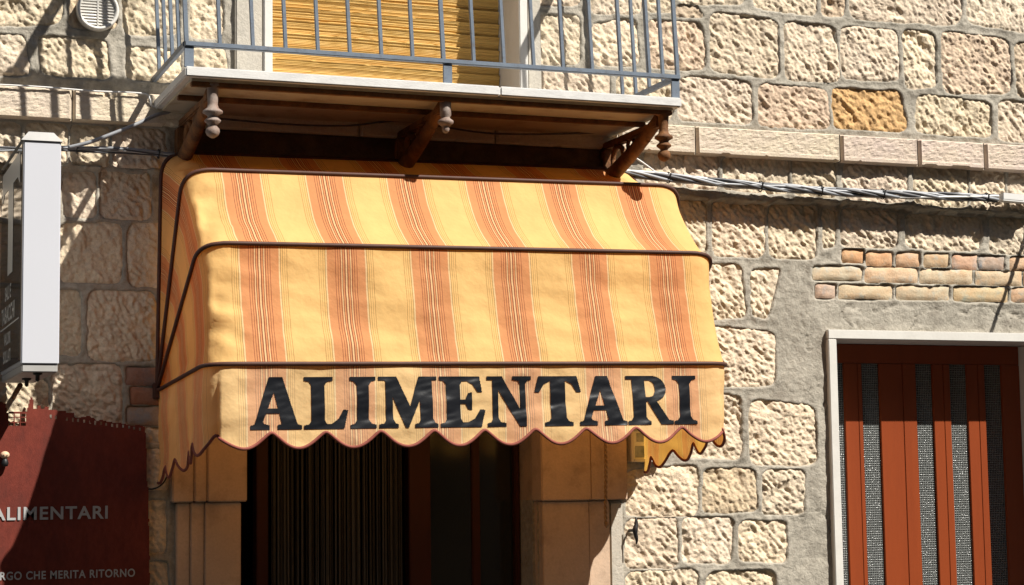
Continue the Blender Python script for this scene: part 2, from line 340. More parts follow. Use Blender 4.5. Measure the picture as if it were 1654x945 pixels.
for x0, x1, y0, y1, t in ((1362, 1394, 404, 423, (1.08, .95, .8)), (1401, 1440, 409, 428, (1.05, .95, .85)), (1449, 1484, 409, 429, (1, 1, 1)), (1494, 1531, 411, 430, (1, 1.1, 1.1)), (1540, 1577, 413, 433, (1.05, 1.02, 1.1)),
                       (1583, 1621, 415, 433, (.8, .95, 1.2)), (1633, 1680, 416, 435, (1, 1, 1)), (1315, 1391, 431, 450, (1, 1.25, 1.4)), (1399, 1481, 433, 454, (1.05, 1.15, 1.2)), (1488, 1570, 436, 456, (1, 1.2, 1.3)), (1578, 1650, 439, 459, (1, 1.15, 1.2)), (1656, 1710, 441, 461, (1, 1, 1)),
                       (1319, 1348, 460, 480, (.9, 1, 1.2)), (1357, 1441, 461, 481, (1.02, 1.2, 1.25)), (1450, 1532, 463, 482, (.98, 1.2, 1.3)), (1543, 1627, 465, 485, (1, 1.15, 1.1)), (1636, 1710, 467, 486, (1, 1, 1)),
                       (205, 262, 595, 620, (.55, .5, .6)), (212, 262, 627, 652, (.62, .48, .5)), (206, 263, 659, 685, (.7, .8, 1))):
    BR.append((x0, x1, y0, y1, t))
def inv_bil(q, X, Z):
    a, b, c, d = q[3], q[2], q[1], q[0]               # BL BR TR TL
    u = np.full(X.shape, .5); v = np.full(X.shape, .5)
    for _ in range(7):
        px = (1-u)*(1-v)*a[0]+u*(1-v)*b[0]+u*v*c[0]+(1-u)*v*d[0]-X; pz = (1-u)*(1-v)*a[1]+u*(1-v)*b[1]+u*v*c[1]+(1-u)*v*d[1]-Z
        ux = (1-v)*(b[0]-a[0])+v*(c[0]-d[0]); uz = (1-v)*(b[1]-a[1])+v*(c[1]-d[1]); vx = (1-u)*(d[0]-a[0])+u*(c[0]-b[0]); vz = (1-u)*(d[1]-a[1])+u*(c[1]-b[1])
        D = ux*vz-uz*vx; D = np.where(abs(D) < 1e-9, 1e-9, D); u = u-(px*vz-pz*vx)/D; v = v-(ux*pz-uz*px)/D
    return u*2-1, v*2-1
NS = 8.0
LED = lambda x: 2.998+.018*fbm(x*7, x*0+.3, 91)+.03*vn(x*1.7, x*0, 92)+.01*vn(x*45, x*0, 93)
SX0, SX1, SZ0, SZ1, CS = -2.75, 3.35, .95, 4.45, .0085
gx = np.arange(SX0, SX1+CS, CS); gz = np.arange(SZ0, SZ1+CS, CS); GX, GZ = np.meshgrid(gx, gz, indexing='ij')
WX = GX+.006*fbm(GX*16, GZ*16, 3)+.004*vn(GX*40, GZ*40, 4); WZ = GZ+.006*fbm(GX*16, GZ*16, 8)+.004*vn(GX*40, GZ*40, 9)
SD = np.full(GX.shape, 1.0)
def carve(q, grow, n):
    lo = q.min(0)-.06; hi = q.max(0)+.06
    i0, i1 = np.searchsorted(gx, [lo[0], hi[0]]); j0, j1 = np.searchsorted(gz, [lo[1], hi[1]])
    if i1 <= i0 or j1 <= j0: return
    u, v = inv_bil(q, WX[i0:i1, j0:j1], WZ[i0:i1, j0:j1]); u = np.clip(u, -3, 3); v = np.clip(v, -3, 3)
    e = (abs(u)**n+abs(v)**n)**(1/n); hs = .5*min(np.linalg.norm(q[1]-q[0]), np.linalg.norm(q[3]-q[0]))
    SD[i0:i1, j0:j1] = np.minimum(SD[i0:i1, j0:j1], (e-1)*hs-grow)
def stone_mesh(q, y, seed, pits=1.0):
    wx = np.linalg.norm(q[1]-q[0]); hz = np.linalg.norm(q[3]-q[0]); nu = max(8, int(wx/.0052)); nv = max(8, int(hz/.0052))
    a, b = np.meshgrid(np.linspace(-1, 1, nu), np.linspace(-1, 1, nv), indexing='ij')
    mxx = np.maximum(abs(a), abs(b)); den = (abs(a)**NS+abs(b)**NS)**(1/NS); k = np.where(den > 0, mxx/np.maximum(den, 1e-9), 1)
    u, v = a*k, b*k; e = mxx; uu, vv = (u+1)/2, (v+1)/2
    X = (1-uu)*(1-vv)*q[3][0]+uu*(1-vv)*q[2][0]+uu*vv*q[1][0]+(1-uu)*vv*q[0][0]
    Z = (1-uu)*(1-vv)*q[3][1]+uu*(1-vv)*q[2][1]+uu*vv*q[1][1]+(1-uu)*vv*q[0][1]
    ang = radians(random.uniform(-62, -38)); ca, sa = cos(ang), sin(ang); xr, zr = X*ca+Z*sa, -X*sa+Z*ca
    hs = min(wx, hz)/2; ed = np.clip((1-e)*hs/.014, 0, 1); ed = ed*ed*(3-2*ed)
    big = .010*fbm(X*7, Z*9, seed+7, 2)
    g1 = np.minimum(1, 2.6*abs(vn(xr*15+.8*vn(X*25, Z*25, seed), zr*42, seed+9)))      # pointed-chisel strokes with sharp valleys
    qq = zr*27+1.8*fbm(xr*9, zr*9, seed+12, 2)+.5*vn(X*50, Z*50, seed+13); saw = qq-np.floor(qq)
    pk = np.clip(vn(X*8, Z*8, seed+3)*3+.55, 0, 1)
    amp = .6+.8*(vn(X*6, Z*6, seed+5)+.5)
    crag = .0105*fbm(xr*52, zr*85, seed+15, 3)
    chip = .010*np.clip(fbm(X*13, Z*13, seed+21, 2)-.22, 0, .25)/.25
    h = .005*ed+(big+amp*(.0066*(g1-.6)+.0056*(saw-.5)*pk)+crag-chip)*(.45+.55*ed)
    Y = y+.006-h
    X = X+.003*fbm(X*30, Z*30, seed+1); Z = Z+.003*fbm(X*30, Z*30, seed+2)
    return mesh('stone', np.stack([X, Y, Z], -1).reshape(-1, 3), grid_faces(nu, nv), True)
stones = []
for i, (y, c, t) in enumerate(ST):
    q = quad(y, c); q = q+(q-q.mean(0))/np.maximum(abs(q-q.mean(0)), 1e-6)*.006; carve(q, -.004, NS); j = 1+.14*(random.random()-.5); t = (t[0]*random.uniform(.985, 1.015), t[1], t[2]*random.uniform(.96, 1.04))
    stones.append((stone_mesh(q, y-.004*random.random(), 100+i*11), tuple(v*j for v in t)))
BR = [(a-1.5, b+1.5, c-2, d+2, t) for a, b, c, d, t in BR]
for x0, x1, y0, y1, t in BR: carve(quad(0, ((x0, y0), (x1, y0+.02*(x1-x0)), (x1, y1+.02*(x1-x0)), (x0, y1))), .001, 10)
m_ = np.clip((SD+.006)/.009, 0, 1); m_ = m_*m_*(3-2*m_)
lip = np.exp(-(np.clip(SD, 0, 1)/.018)**2)
HY = .030*(1-m_)-.005*lip*m_-.010*m_*fbm(GX*3.1, GZ*3.1, 21)-.006*m_*fbm(GX*14, GZ*14, 22)-.0045*m_*vn(GX*50, GZ*50, 23)-.004*m_*fbm(GX*28, GZ*28, 24)
up_ = np.clip((GZ-LED(GX))/.006+.5, 0, 1); HY = HY+UPY*up_
bump_ = np.exp(-((GZ-LED(GX)-.02)/.025)**2); HY = HY-.012*bump_*(.6+fbm(GX*13, GZ*13, 33))*up_
# cement round the red door: thick, trowelled, cracked
cem = np.clip((GX-1.30)/.25, 0, 1)*np.clip((2.62-GZ)/.05, 0, 1)*m_
HY = HY-.006*cem*fbm(GX*4, GZ*11, 41, 4)+.008*cem*(abs(fbm(GX*5, GZ*5, 44, 3)) < .012)
HY = HY+.65*cem*(.0045*vn(GX*50, GZ*50, 23)+.004*fbm(GX*28, GZ*28, 24))-.004*cem*fbm(GX*9, GZ*40, 47, 3)*(GZ > 2.39)
hole = ((GX > -1.185) & (GX < .066) & (GZ > 3.28)) | ((GX > -1.275) & (GX < .10) & (GZ < 2.10)) | ((GX > 1.672) & (GX < 2.95) & (GZ < 2.352))
V = np.stack([GX, HY, GZ], -1).reshape(-1, 3); nv_ = len(gz); Fq = grid_faces(len(gx), nv_); keep = ~hole.ravel()[Fq].any(1)
wall = obj('wall', mesh('wall', V, Fq[keep], True), 'mortar', building)
for me, t in stones:
    o = obj('stone', me, 'stone', wall); o.color = (*t, 1)
for k, (x0, x1, y0, y1, t) in enumerate(BR):
    q = quad(0, ((x0, y0), (x1, y0+.02*(x1-x0)), (x1, y1+.02*(x1-x0)), (x0, y1))); nu, nv = 14, 6
    a, b = np.meshgrid(np.linspace(0, 1, nu), np.linspace(0, 1, nv), indexing='ij')
    X = (1-a)*(1-b)*q[3][0]+a*(1-b)*q[2][0]+a*b*q[1][0]+(1-a)*b*q[0][0]; Z = (1-a)*(1-b)*q[3][1]+a*(1-b)*q[2][1]+a*b*q[1][1]+(1-a)*b*q[0][1]
    ed = np.minimum(np.minimum(a, 1-a)*6, np.minimum(b, 1-b)*3).clip(0, .5)/.5
    X = X+.004*fbm(X*22, Z*22, 700+k); Z = Z+.005*fbm(X*20, Z*26, 720+k)
    o = obj('brick', mesh('brick', np.stack([X, .006-.008*ed-.007*fbm(X*26, Z*40, 400+k), Z], -1).reshape(-1, 3), grid_faces(nu, nv), True), 'brick', wall); o.color = (*t, 1)
# wall returns beyond the surveyed sheet
obj('wall_extension', boxes('wall_extension', [(-9, SX0, .0, .4, 0, 8), (SX1, 9, .0, .4, 0, 8), (SX0, -1.275, .06, .4, 0, .95), (.1, 1.672, .06, .4, 0, .95), (SX0, -1.2, .05, .4, SZ1, 8), (.08, SX1, .05, .4, SZ1, 8), (-1.2, .08, .0, .4, 4.9, 8)], 0), 'mortar', building)
# dark core of the wall behind the facing
obj('wall_core', boxes('wall_core', [(SX0, -1.28, .05, .4, .95, 3.27), (.105, 1.665, .05, .4, .95, 3.27), (-1.279, .104, .05, .4, 2.105, 3.27), (1.666, SX1, .05, .4, 2.37, 3.269), (2.955, SX1, .05, .4, .95, 2.369), (SX0, -1.2, .051, .4, 3.271, SZ1), (.085, SX1, .051, .4, 3.271, SZ1)], 0), 'mortar', building)

# ---- string course
sc = obj('string_course', boxes('string_course', [(SX0, SX1, UPY-.028, UPY+.05, 3.216, 3.338)], .004), 'mortar', building)
seams = [SX0, -2.02, -1.45, -.75, -.1, .52, .921, 1.71, 2.155, 2.545, SX1]
for k in range(len(seams)-1):
    a, b = seams[k]+.0025, seams[k+1]-.0025; nu, nv = int((b-a)/.011), 20
    A, B = np.meshgrid(np.linspace(a, b, nu), np.linspace(3.209, 3.346, nv), indexing='ij')
    ed = np.minimum(np.minimum(A-a, b-A)/.004, np.minimum(B-3.209, 3.346-B)/.007).clip(0, 1)
    dr = ((B > 3.236) & (A > a+.012) & (A < b-.012))*1.0
    hgt = .050+.010*fbm(A*2, B*8, 60+k, 2)*.4+dr*(.0045*fbm((A+B)*55, (B-A*.35)*95, 62+k, 2)-.002)-.02*(fbm(A*9, B*9, 70+k) > .62)*dr
    Y = UPY-hgt*(.65+.35*ed**.5); Z = B-.006*(fbm(A*14, A*0, 75+k) > .35)*(B < 3.22)*-1
    bk = np.stack([A, Y, Z], -1); v0 = bk.reshape(-1, 3); Fs = list(map(tuple, grid_faces(nu, nv)))
    nV = len(v0); V2 = list(v0)
    for j, zz in ((0, 3.209), (nv-1, 3.346)):                 # bed faces back to the wall
        base = len(V2)
        for i in range(nu): V2.append((A[i, j], UPY+.03, zz))
        for i in range(nu-1):
            f = (i*nv+j, (i+1)*nv+j, base+i+1, base+i); Fs.append(f[::-1] if j == 0 else f)
    o = obj('course_block', mesh('course_block', V2, Fs, False), 'course', sc)
    j = 1+.1*(random.random()-.5); o.color = (j, j*(.97 if k in (7, 8, 9) else 1), j*(.98 if k in (7, 8, 9) else .95), 1)

obj('fascia_board', boxes('fascia_board', [(-1.50, .425, UPY-.035, UPY+.02, 3.045, 3.207)], .006), 'fascia', building)
# ---- first-floor window
win = obj('window', boxes('window', [(-1.186, .067, .262, .30, 3.3, 4.9)], .004), 'dark_glass', building)
for a, b in ((-1.186, -1.147), (.026, .067)): obj('window_frame', boxes('window_frame', [(a, b, -.078, .26, 3.3, 4.9)], .004), 'white_paint', win)
obj('jamb_plaster', boxes('jamb_plaster', [(-1.312, -1.187, -.068, .1, 3.3, 4.9)], .006), 'plaster', win)
obj('jamb_plaster', boxes('jamb_plaster', [(.068, .138, -.068, .1, 3.3, 4.9)], .006), 'plaster', win)
# ---- shop doorway: dressed stone jambs
def jamb(parts, cap):
    p = obj('door_jamb', boxes('door_jamb', parts, .004), 'dressed', building)
    obj('capital_block', boxes('capital_block', cap, .005), 'dressed', p); return p
jamb([(-1.557, -1.499, -.030, .3, .2, 1.585), (-1.498, -1.440, -.042, .3, .2, 1.585), (-1.439, -1.283, -.055, .3, .2, 1.585)],
     [(-1.580, -1.487, -.055, .31, 1.587, 2.16), (-1.486, -1.433, -.066, .31, 1.587, 2.16), (-1.432, -1.261, -.076, .31, 1.587, 2.16)])
jamb([(.115, .345, -.050, .3, .2, 1.568), (.346, .452, -.040, .3, .2, 1.568)],
     [(.105, .350, -.070, .31, 1.57, 2.16), (.351, .538, -.060, .31, 1.57, 2.16)])
obj('plaster_edge', boxes('plaster_edge', [(.453, .528, -.030, .2, .2, 1.567)], .012), 'plaster', building)
obj('door_head', boxes('door_head', [(-1.26, .104, -.05, .31, 2.0, 2.16)], .004), 'dressed', building)
sd = obj('shop_door', boxes('shop_door', [(-1.160, -1.106, .18, .26, .1, 2.1), (-.446, -.342, .19, .27, .1, 2.1), (.075, .10, .2, .27, .1, 2.1), (-.13, -.09, .22, .25, .1, 2.1)], .004), 'red_dark', building)
obj('pane', boxes('pane', [(-.341, -.131, .232, .238, .1, 2.0)], 0), 'dark_glass', sd); obj('pane', boxes('pane', [(-.089, .074, .232, .238, .1, 2.0)], 0), 'dark_glass', sd)
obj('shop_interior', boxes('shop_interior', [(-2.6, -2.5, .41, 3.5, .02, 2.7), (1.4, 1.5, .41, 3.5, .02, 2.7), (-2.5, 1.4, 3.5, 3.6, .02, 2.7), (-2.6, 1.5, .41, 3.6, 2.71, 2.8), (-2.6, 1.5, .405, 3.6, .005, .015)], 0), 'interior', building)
# ---- red entrance door with its white stone frame
fr = obj('door_frame', boxes('door_frame', [(1.640, 1.685, -.030, .30, .1, 2.3375), (2.928, 2.972, -.030, .30, .1, 2.3375), (1.640, 2.972, -.030, .30, 2.339, 2.384)], .003), 'white_paint', building)
dr = obj('door', boxes('door', [(1.686, 2.927, .262, .30, 2.2405, 2.338), (1.686, 2.927, .268, .30, .1, 2.24)], .002), 'red_dark', building)
GL = [(1.785, 1.877), (1.981, 2.083), (2.298, 2.398), (2.502, 2.604), (2.713, 2.816)]
for a, b in GL: obj('pane', boxes('pane', [(a+.001, b-.001, .252, .2665, .2, 2.2395)], 0), 'wired_glass', dr)
pl = [(1.686, 1.784), (1.878, 1.955), (1.957, 1.980), (2.084, 2.2165), (2.2195, 2.297), (2.399, 2.46), (2.462, 2.501), (2.605, 2.67), (2.672, 2.712), (2.817, 2.927)]
for a, b in pl: obj('plank', boxes('plank', [(a, b, .240, .2675, .1, 2.2395)], .002), 'red_wood', dr)
obj('head_plank', boxes('head_plank', [(1.687, 2.926, .240, .2615, 2.241, 2.337)], .002), 'red_wood', dr)

# ================================================================= CANE BLIND in the window
zs = np.arange(3.32, 4.6, .0016); xs = np.linspace(-1.144, .024, 60); A, B = np.meshgrid(xs, zs, indexing='ij')
Bw = B+.006*fbm(A*3, B*0+1, 5)+.010*fbm(A*1.1, B*3, 6)
cell = np.floor(Bw/.0065); ph = Bw/.0065-cell; cane_r = np.sqrt(np.clip(1-(2*ph-1)**2, 0, 1))
fold = (Bw/.062) % 1.0
Y = .205-.0032*cane_r-.004*(_h(cell, cell*0, 3)-.5)-.016*fold**1.5
blind = empty('cane_blind', 'golden cane blind of thin sticks hanging in the upstairs window', 'blind')
obj('cane', mesh('cane', np.stack([A, Y, B], -1).reshape(-1, 3), grid_faces(len(xs), len(zs)), False), 'cane', blind, kind='stuff')
obj('head_rail', boxes('head_rail', [(-1.144, .024, .17, .22, 4.6, 4.64)], .004), 'cane', blind)

# ================================================================= BALCONY
bal = empty('balcony', 'narrow marble-slab balcony with blue-grey iron railing on rusty cast brackets', 'balcony')
SLT, BX0, BX1, BD = 3.320, -1.672, .512, .785
nu = 160; xs = np.linspace(BX0, BX1, nu)
obj('slab', boxes('slab', [(BX0, -.335, -BD, UPY+.02, 3.279, SLT), (-.334, BX1, -BD, UPY+.02, 3.279, SLT)], .005), 'marble', bal)
obj('soffit', boxes('soffit', [(BX0+.03, BX1-.03, -BD+.03, UPY, 3.268, 3.2785)], .001), 'underside', bal)
for y0 in (-.752, -.47): obj('beam', boxes('beam', [(BX0+.03, BX1-.03, y0, y0+.03, 3.248, 3.2675)], .003), 'rust', bal)
for k, x in enumerate((-1.545, -.555, .455)):
    pts = [(x, -.08, 3.065)]+[(x, -.08-.60*t, 3.065+.185*t+.035*sin(pi*t)*(-.4)) for t in np.linspace(.1, 1, 12)]
    bm = bmesh.new()
    def add(me):
        bm.from_mesh(me); bpy.data.meshes.remove(me)
    add(tube('b', pts, [.030+.012*(1-i/12) for i in range(13)], 10, True, .75))
    add(boxes('b', [(x-.022, x+.022, -.690, UPY, 3.205, 3.2375), (x-.030, x+.030, -.115, UPY+.01, 3.03, 3.204)], .006))
    add(tube('b', [(x, -.215+.062*cos(q), 3.145+.055*sin(q)) for q in np.linspace(0, 2*pi, 22)], .013, 8, False))
    add(tube('b', [(x, -.36+.035*cos(q), 3.185+.026*sin(q)) for q in np.linspace(0, 2*pi, 16)], .010, 8, False))
    add(tube('b', [(x, -.52, 3.205), (x, -.50, 3.185), (x, -.55, 3.17)], .012, 8))
    me = bpy.data.meshes.new('bracket'); bm.to_mesh(me); bm.free()
    b_ = obj('bracket', me, 'rust', bal)
    if k != 1: pr = [(.034, 0), (.036, -.012), (.024, -.022), (.022, -.055), (.020, -.085), (.024, -.100), (.040, -.112), (.041, -.120), (.022, -.132), (.020, -.138), (.033, -.150), (.033, -.156), (.018, -.168), (.016, -.173), (.027, -.185), (.029, -.198), (.023, -.212), (.008, -.222)]
    else: pr = [(.024, 0), (.024, -.075), (.018, -.082), (.020, -.088), (.033, -.098), (.034, -.107), (.022, -.118), (.014, -.124), (.017, -.133), (.012, -.146), (.004, -.150)]
    fo = obj('finial', lathe('finial', pr), 'finial' if k != 2 else 'rust', b_); fo.location = (x-.005, -.722, 3.2675)
RY, RZ, LEAN = -.762, 3.405, -.045
obj('bottom_rail', boxes('bottom_rail', [(-1.672, .512, RY-.014, RY+.014, RZ, RZ+.019)], .002), 'rail', bal)
for x in (-1.665, .505): obj('bottom_rail', boxes('bottom_rail', [(x-.010, x+.010, RY+.0145, UPY+.02, RZ+.001, RZ+.024)], .002), 'rail', bal)
TOP = 4.42
obj('hand_rail', boxes('hand_rail', [(-1.705+LEAN, .505+LEAN, RY-.024, RY+.024, TOP, TOP+.022)], .004), 'rail', bal)
for x in (-1.665, .505): obj('hand_rail', boxes('hand_rail', [(x-.024+LEAN, x+.024+LEAN, RY+.0245, UPY+.02, TOP+.0005, TOP+.022)], .004), 'rail', bal)
def bar(x, y, wd=.0075, z0=RZ+.018):
    me = boxes('bar', [(x-wd, x+wd, y-.0075, y+.0075, z0, TOP+.001)], .0015)
    for v in me.vertices: v.co.x += LEAN*(v.co.z-RZ)
    obj('bar', me, 'rail', bal)
for k in range(17): bar(-1.665+2.17/16*k, RY, .009 if k in (0, 8, 16) else .0075)
for k in range(1, 5):
    for x in (-1.665, .505): bar(x, RY+k*.148, z0=RZ+.0235)
for x in (-1.655, -.563, .492): obj('foot', boxes('foot', [(x-.019, x+.019, RY-.006, RY+.006, SLT, RZ)], .001), 'rail', bal)

# ================================================================= AWNING
aw = empty('awning', 'yellow and orange striped shop awning with scalloped valance reading ALIMENTARI', 'awning')
XL, XR, TILT, YP, ZP = -1.638, .592, .0115, -.03, 2.064
HO = [(.105, 3.085), (.585, 2.935), (.915, 2.592), (1.04, 2.112)]
def hoop(p, z, na=22, nc=9, nf=90, r=.115):
    K = np.array([XL, -p, z]); A0 = np.array([XL, YP, ZP]); a = (K-A0)/np.linalg.norm(K-A0); x = np.array([1.0, 0, 0])
    pts = [A0+(K-a*r-A0)*t for t in np.linspace(0, 1, na, endpoint=False)]
    for t in np.linspace(0, 1, nc, endpoint=False): pts.append((1-t)**2*(K-a*r)+2*t*(1-t)*K+t*t*(K+x*r))
    half = pts; front = [np.array([xx, -p, z]) for xx in np.linspace(XL+r, XR-r, nf)]
    mir = [np.array([XL+XR-q[0], q[1], q[2]]) for q in half[::-1]]
    for q in mir: q[0] += .05*max(0, 1-(-q[1]-.03)/max(p-.03, .05))*(1 if p > .3 else .3)
    pts = np.array(half+front+mir)
    d = np.r_[0, np.cumsum(np.linalg.norm(np.diff(pts, axis=0), axis=1))]; i0 = na+nc; u = d-d[i0]+XL+r
    pts[:, 2] += TILT*(pts[:, 0]-XL); return pts, u
hoops = [hoop(*h) for h in HO]
def panel(k, sag, rows=26):
    (A, ua), (B, ub) = hoops[k], hoops[k+1]; n = len(A); s = np.linspace(0, 1, rows)[None, :, None]
    Q = A[:, None]*(1-s)+B[:, None]*s; u = ua[:, None]*(1-s[..., 0])+ub[:, None]*s[..., 0]
    ax = Q.copy(); ax[..., 1] = YP; ax[..., 2] = ZP+TILT*(Q[..., 0]-XL); R = Q-ax; rad = np.linalg.norm(R, axis=2, keepdims=True)
    w_ = 4*s*(1-s); Rn = R/np.maximum(rad, .05)
    S2 = s[..., 0]+0*u; edge = np.exp(-((Q[..., 0]-XL)/.16)**2)
    crease = .010*fbm(u*2.6+S2*1.2, S2*3.2-u*.9, 200+k, 3)+edge*.045*fbm(u*11, S2*7, 210+k, 2)+.016*(k == 2)*fbm(u*3.5+S2*2, S2*4-u*2.5, 215+k, 3)
    fm = np.clip((np.minimum(Q[..., 0]-XL, XR-Q[..., 0])-.004)/.05, 0, 1); crease = crease*fm
    off = (-sag*w_[..., 0]*(.3+.7*fm)+crease*np.minimum(1, w_[..., 0]*1.8))*np.minimum(1, rad[..., 0]/.6)
    Q = Q+Rn*off[..., None]
    side = np.clip(1-np.minimum(Q[..., 0]-XL, XR-Q[..., 0])/.06, 0, 1)*np.minimum(1, w_[..., 0]*1.5)
    sg = np.where(Q[..., 0] < (XL+XR)/2, 1, -1); Q[..., 0] += side*sg*(.012+.010*fbm(u*3, S2*2, 220+k, 2))
    uvm = np.stack([u, S2], -1).reshape(-1, 2)
    return mesh('canopy_panel', Q.reshape(-1, 3), grid_faces(n, rows), True, uvm)
for k, sg in enumerate((.03, .042, .022)): obj('canopy_panel', panel(k, sg), 'fabric', aw)
for k, (A, u) in enumerate(hoops):
    ax = A.copy(); ax[:, 1] = YP; ax[:, 2] = ZP; d = A-ax; d /= np.maximum(np.linalg.norm(d, axis=1, keepdims=True), .2)
    sx = np.zeros_like(A); sx[:, 0] = np.where(A[:, 0] < XL+.06, -1, np.where(A[:, 0] > XR-.06, 1, 0))
    obj('rib', tube('rib', A+d*.004+sx*.006, .0085, 8), 'piping', aw)
VP, VU = hoop(*HO[3], na=70, nc=20, nf=300)
VT = np.gradient(VP, axis=0); VT /= np.linalg.norm(VT, axis=1, keepdims=True); VN = np.stack([VT[:, 1], -VT[:, 0], 0*VT[:, 0]], 1); VN /= np.linalg.norm(VN, axis=1, keepdims=True)
VL = .266+.070*np.clip((XL+.1-VU)/1.0, 0, 1)+.070*np.clip((VU-XR+.1)/1.0, 0, 1)
VL = VL+.060*(np.sqrt(np.sin(pi*(VU+1.607)/.2172)**2+.03)-.173)/.842
def vwave(u, d):
    t = np.clip(d/.3, 0, 1.2); side = ((u < XL+.05) | (u > XR-.05))*1.0
    return t*(.011*np.sin(u*7+1)+.010*fbm(u*4.3, d*3, 301, 3)+.009*side*np.sin(u*13))+.010*fbm(u*6+d*9, d*10-u*2, 303, 3)*np.minimum(1, d/.04)+.022*t*(1-side)-.006*t*side
def vpos(u, d):
    b = np.stack([np.interp(u, VU, VP[:, c]) for c in range(3)], -1); nn = np.stack([np.interp(u, VU, VN[:, c]) for c in range(3)], -1)
    return b-np.stack([0*d, 0*d, d], -1)+nn*vwave(u, d)[..., None]
t = np.linspace(0, 1, 26); Uq = VU[:, None]+0*t; Dq = VL[:, None]*t
val = obj('valance', mesh('valance', vpos(Uq, Dq).reshape(-1, 3), grid_faces(len(VU), 26), True, np.stack([Uq, Dq], -1).reshape(-1, 2)), 'fabric_faded', aw)
obj('edge_binding', tube('edge_binding', vpos(VU, VL), .0064, 7), 'trim', val)
# slab-serif capitals, drawn in a unit box (0..1 wide, 0..1 high)
def rect(a, b, c, d): return [(a, c), (b, c), (b, d), (a, d)]
def serif(a, b, y0, y1, s0, s1, br=.05):                       # foot from a to b, bracketed up to the stem s0..s1
    sg = 1 if y1 > y0 else -1
    return [(a, y0), (b, y0), (b, y0+sg*.075), (s1+br, y0+sg*.095), (s1, y0+sg*.17), (s0, y0+sg*.17), (s0-br, y0+sg*.095), (a, y0+sg*.075)]
LT = {
 'I': ([rect(.27, .73, .0, 1), serif(0, 1, 0, 1, .27, .73, .1), serif(0, 1, 1, 0, .27, .73, .1)], []),
 'L': ([rect(.17, .47, 0, 1), serif(0, .66, 1, 0, .17, .47), serif(0, .5, 0, 1, .17, .47), [(.2, 0), (.90, 0), (1.0, .36), (.89, .37), (.78, .20), (.62, .10), (.47, .095), (.2, .1)]], []),
 'A': ([[(.06, .04), (.20, .04), (.52, .85), (.42, 1), (.37, 1)], [(.37, 1), (.63, 1), (.93, .04), (.62, .04), (.46, .72)], rect(.24, .70, .30, .40), [(0, 0), (.37, 0), (.37, .085), (.27, .11), (.22, .19), (.13, .19), (.08, .1), (0, .08)], [(.52, 0), (1, 0), (1, .08), (.92, .1), (.86, .2), (.64, .2), (.61, .11), (.52, .085)]], []),
 'M': ([rect(.12, .24, 0, 1), rect(.70, .92, 0, 1), [(.06, 1), (.31, 1), (.56, .34), (.49, 0), (.44, 0), (.15, .86)], [(.49, 0), (.44, .1), (.69, 1), (.86, 1), (.78, .75)], serif(0, .32, 0, 1, .12, .24, .03), serif(.60, 1, 0, 1, .70, .92, .03), rect(0, .3, .92, 1), rect(.70, 1, .92, 1)], []),
 'E': ([rect(.15, .45, 0, 1), serif(0, .5, 0, 1, .15, .45, .05), serif(0, .5, 1, 0, .15, .45, .05), [(.2, 1), (.88, 1), (.93, .69), (.83, .69), (.72, .84), (.60, .905), (.2, .905)], [(.2, 0), (.90, 0), (1, .34), (.88, .35), (.76, .17), (.60, .095), (.2, .095)], rect(.4, .62, .455, .545), [(.56, .455), (.62, .35), (.71, .33), (.71, .69), (.62, .67), (.56, .545)]], []),
 'N': ([rect(.13, .26, 0, 1), rect(.74, .87, 0, 1), [(.05, 1), (.34, 1), (.87, .14), (.87, 0), (.72, 0), (.13, .92)], serif(0, .42, 0, 1, .13, .26, .04), serif(.57, 1, 1, 0, .74, .87, .04), rect(0, .3, .92, 1)], []),
 'T': ([rect(.34, .66, 0, 1), serif(.2, .80, 0, 1, .34, .66, .05), [(.09, 1), (.91, 1), (1, .68), (.90, .67), (.80, .83), (.66, .90), (.34, .90), (.20, .83), (.10, .67), (0, .68)]], []),
 'R': ([rect(.13, .40, 0, 1), serif(0, .5, 0, 1, .13, .40, .05), rect(0, .45, .92, 1), [(.3, 1)]+[(.56+.30*cos(q), .735+.265*sin(q)) for q in np.linspace(pi/2, -pi/2, 16)]+[(.3, .47)], [(.42, .5), (.62, .5), (.90, .10), (1, .085), (1, 0), (.72, 0)]], [[(.40, .90), (.50, .90)]+[(.50+.12*cos(q), .735+.165*sin(q)) for q in np.linspace(pi/2, -pi/2, 12)]+[(.40, .57)]]),
}
LX = [('A', -1.477, -1.263), ('L', -1.262, -1.079), ('I', -1.079, -.968), ('M', -.965, -.717), ('E', -.714, -.511), ('N', -.511, -.313), ('T', -.306, -.097), ('A', -.116, .099), ('R', .096, .312), ('I', .309, .423)]
for ch, x0, x1 in LX:
    x0, x1 = x0+.0035, x1-.0035
    cs = .0022; nx = int((x1-x0)/cs); nz = int(.203/cs); xe = np.linspace(0, 1, nx+1); ze = np.linspace(0, 1, nz+1)
    X, Z = np.meshgrid((xe[1:]+xe[:-1])/2, (ze[1:]+ze[:-1])/2, indexing='ij'); mk = np.zeros(X.shape, bool)
    for pg in LT[ch][0]: mk |= inside(pg, X, Z)
    for pg in LT[ch][1]: mk &= ~inside(pg, X, Z)
    mk[:, :1] |= False
    def fn(a, b, x0=x0, x1=x1):
        u = x0+a*(x1-x0); d = .254-b*.203; q = vpos(u, d); nn = np.stack([np.interp(u, VU, VN[:, c]) for c in range(3)], -1); return q+nn*.0025
    obj('letter', plate('letter', mk, xe, ze, fn), 'letter', val)
obj('fixing_rail', boxes('fixing_rail', [(XL+.02, XR-.02, -.075, -.02, 2.945, 2.975)], .004), 'piping', aw)
for x in (XL, XR): obj('pivot', boxes('pivot', [(x-.02, x+.02, -.06, .012, 2.03, 2.10)], .004), 'piping', aw)

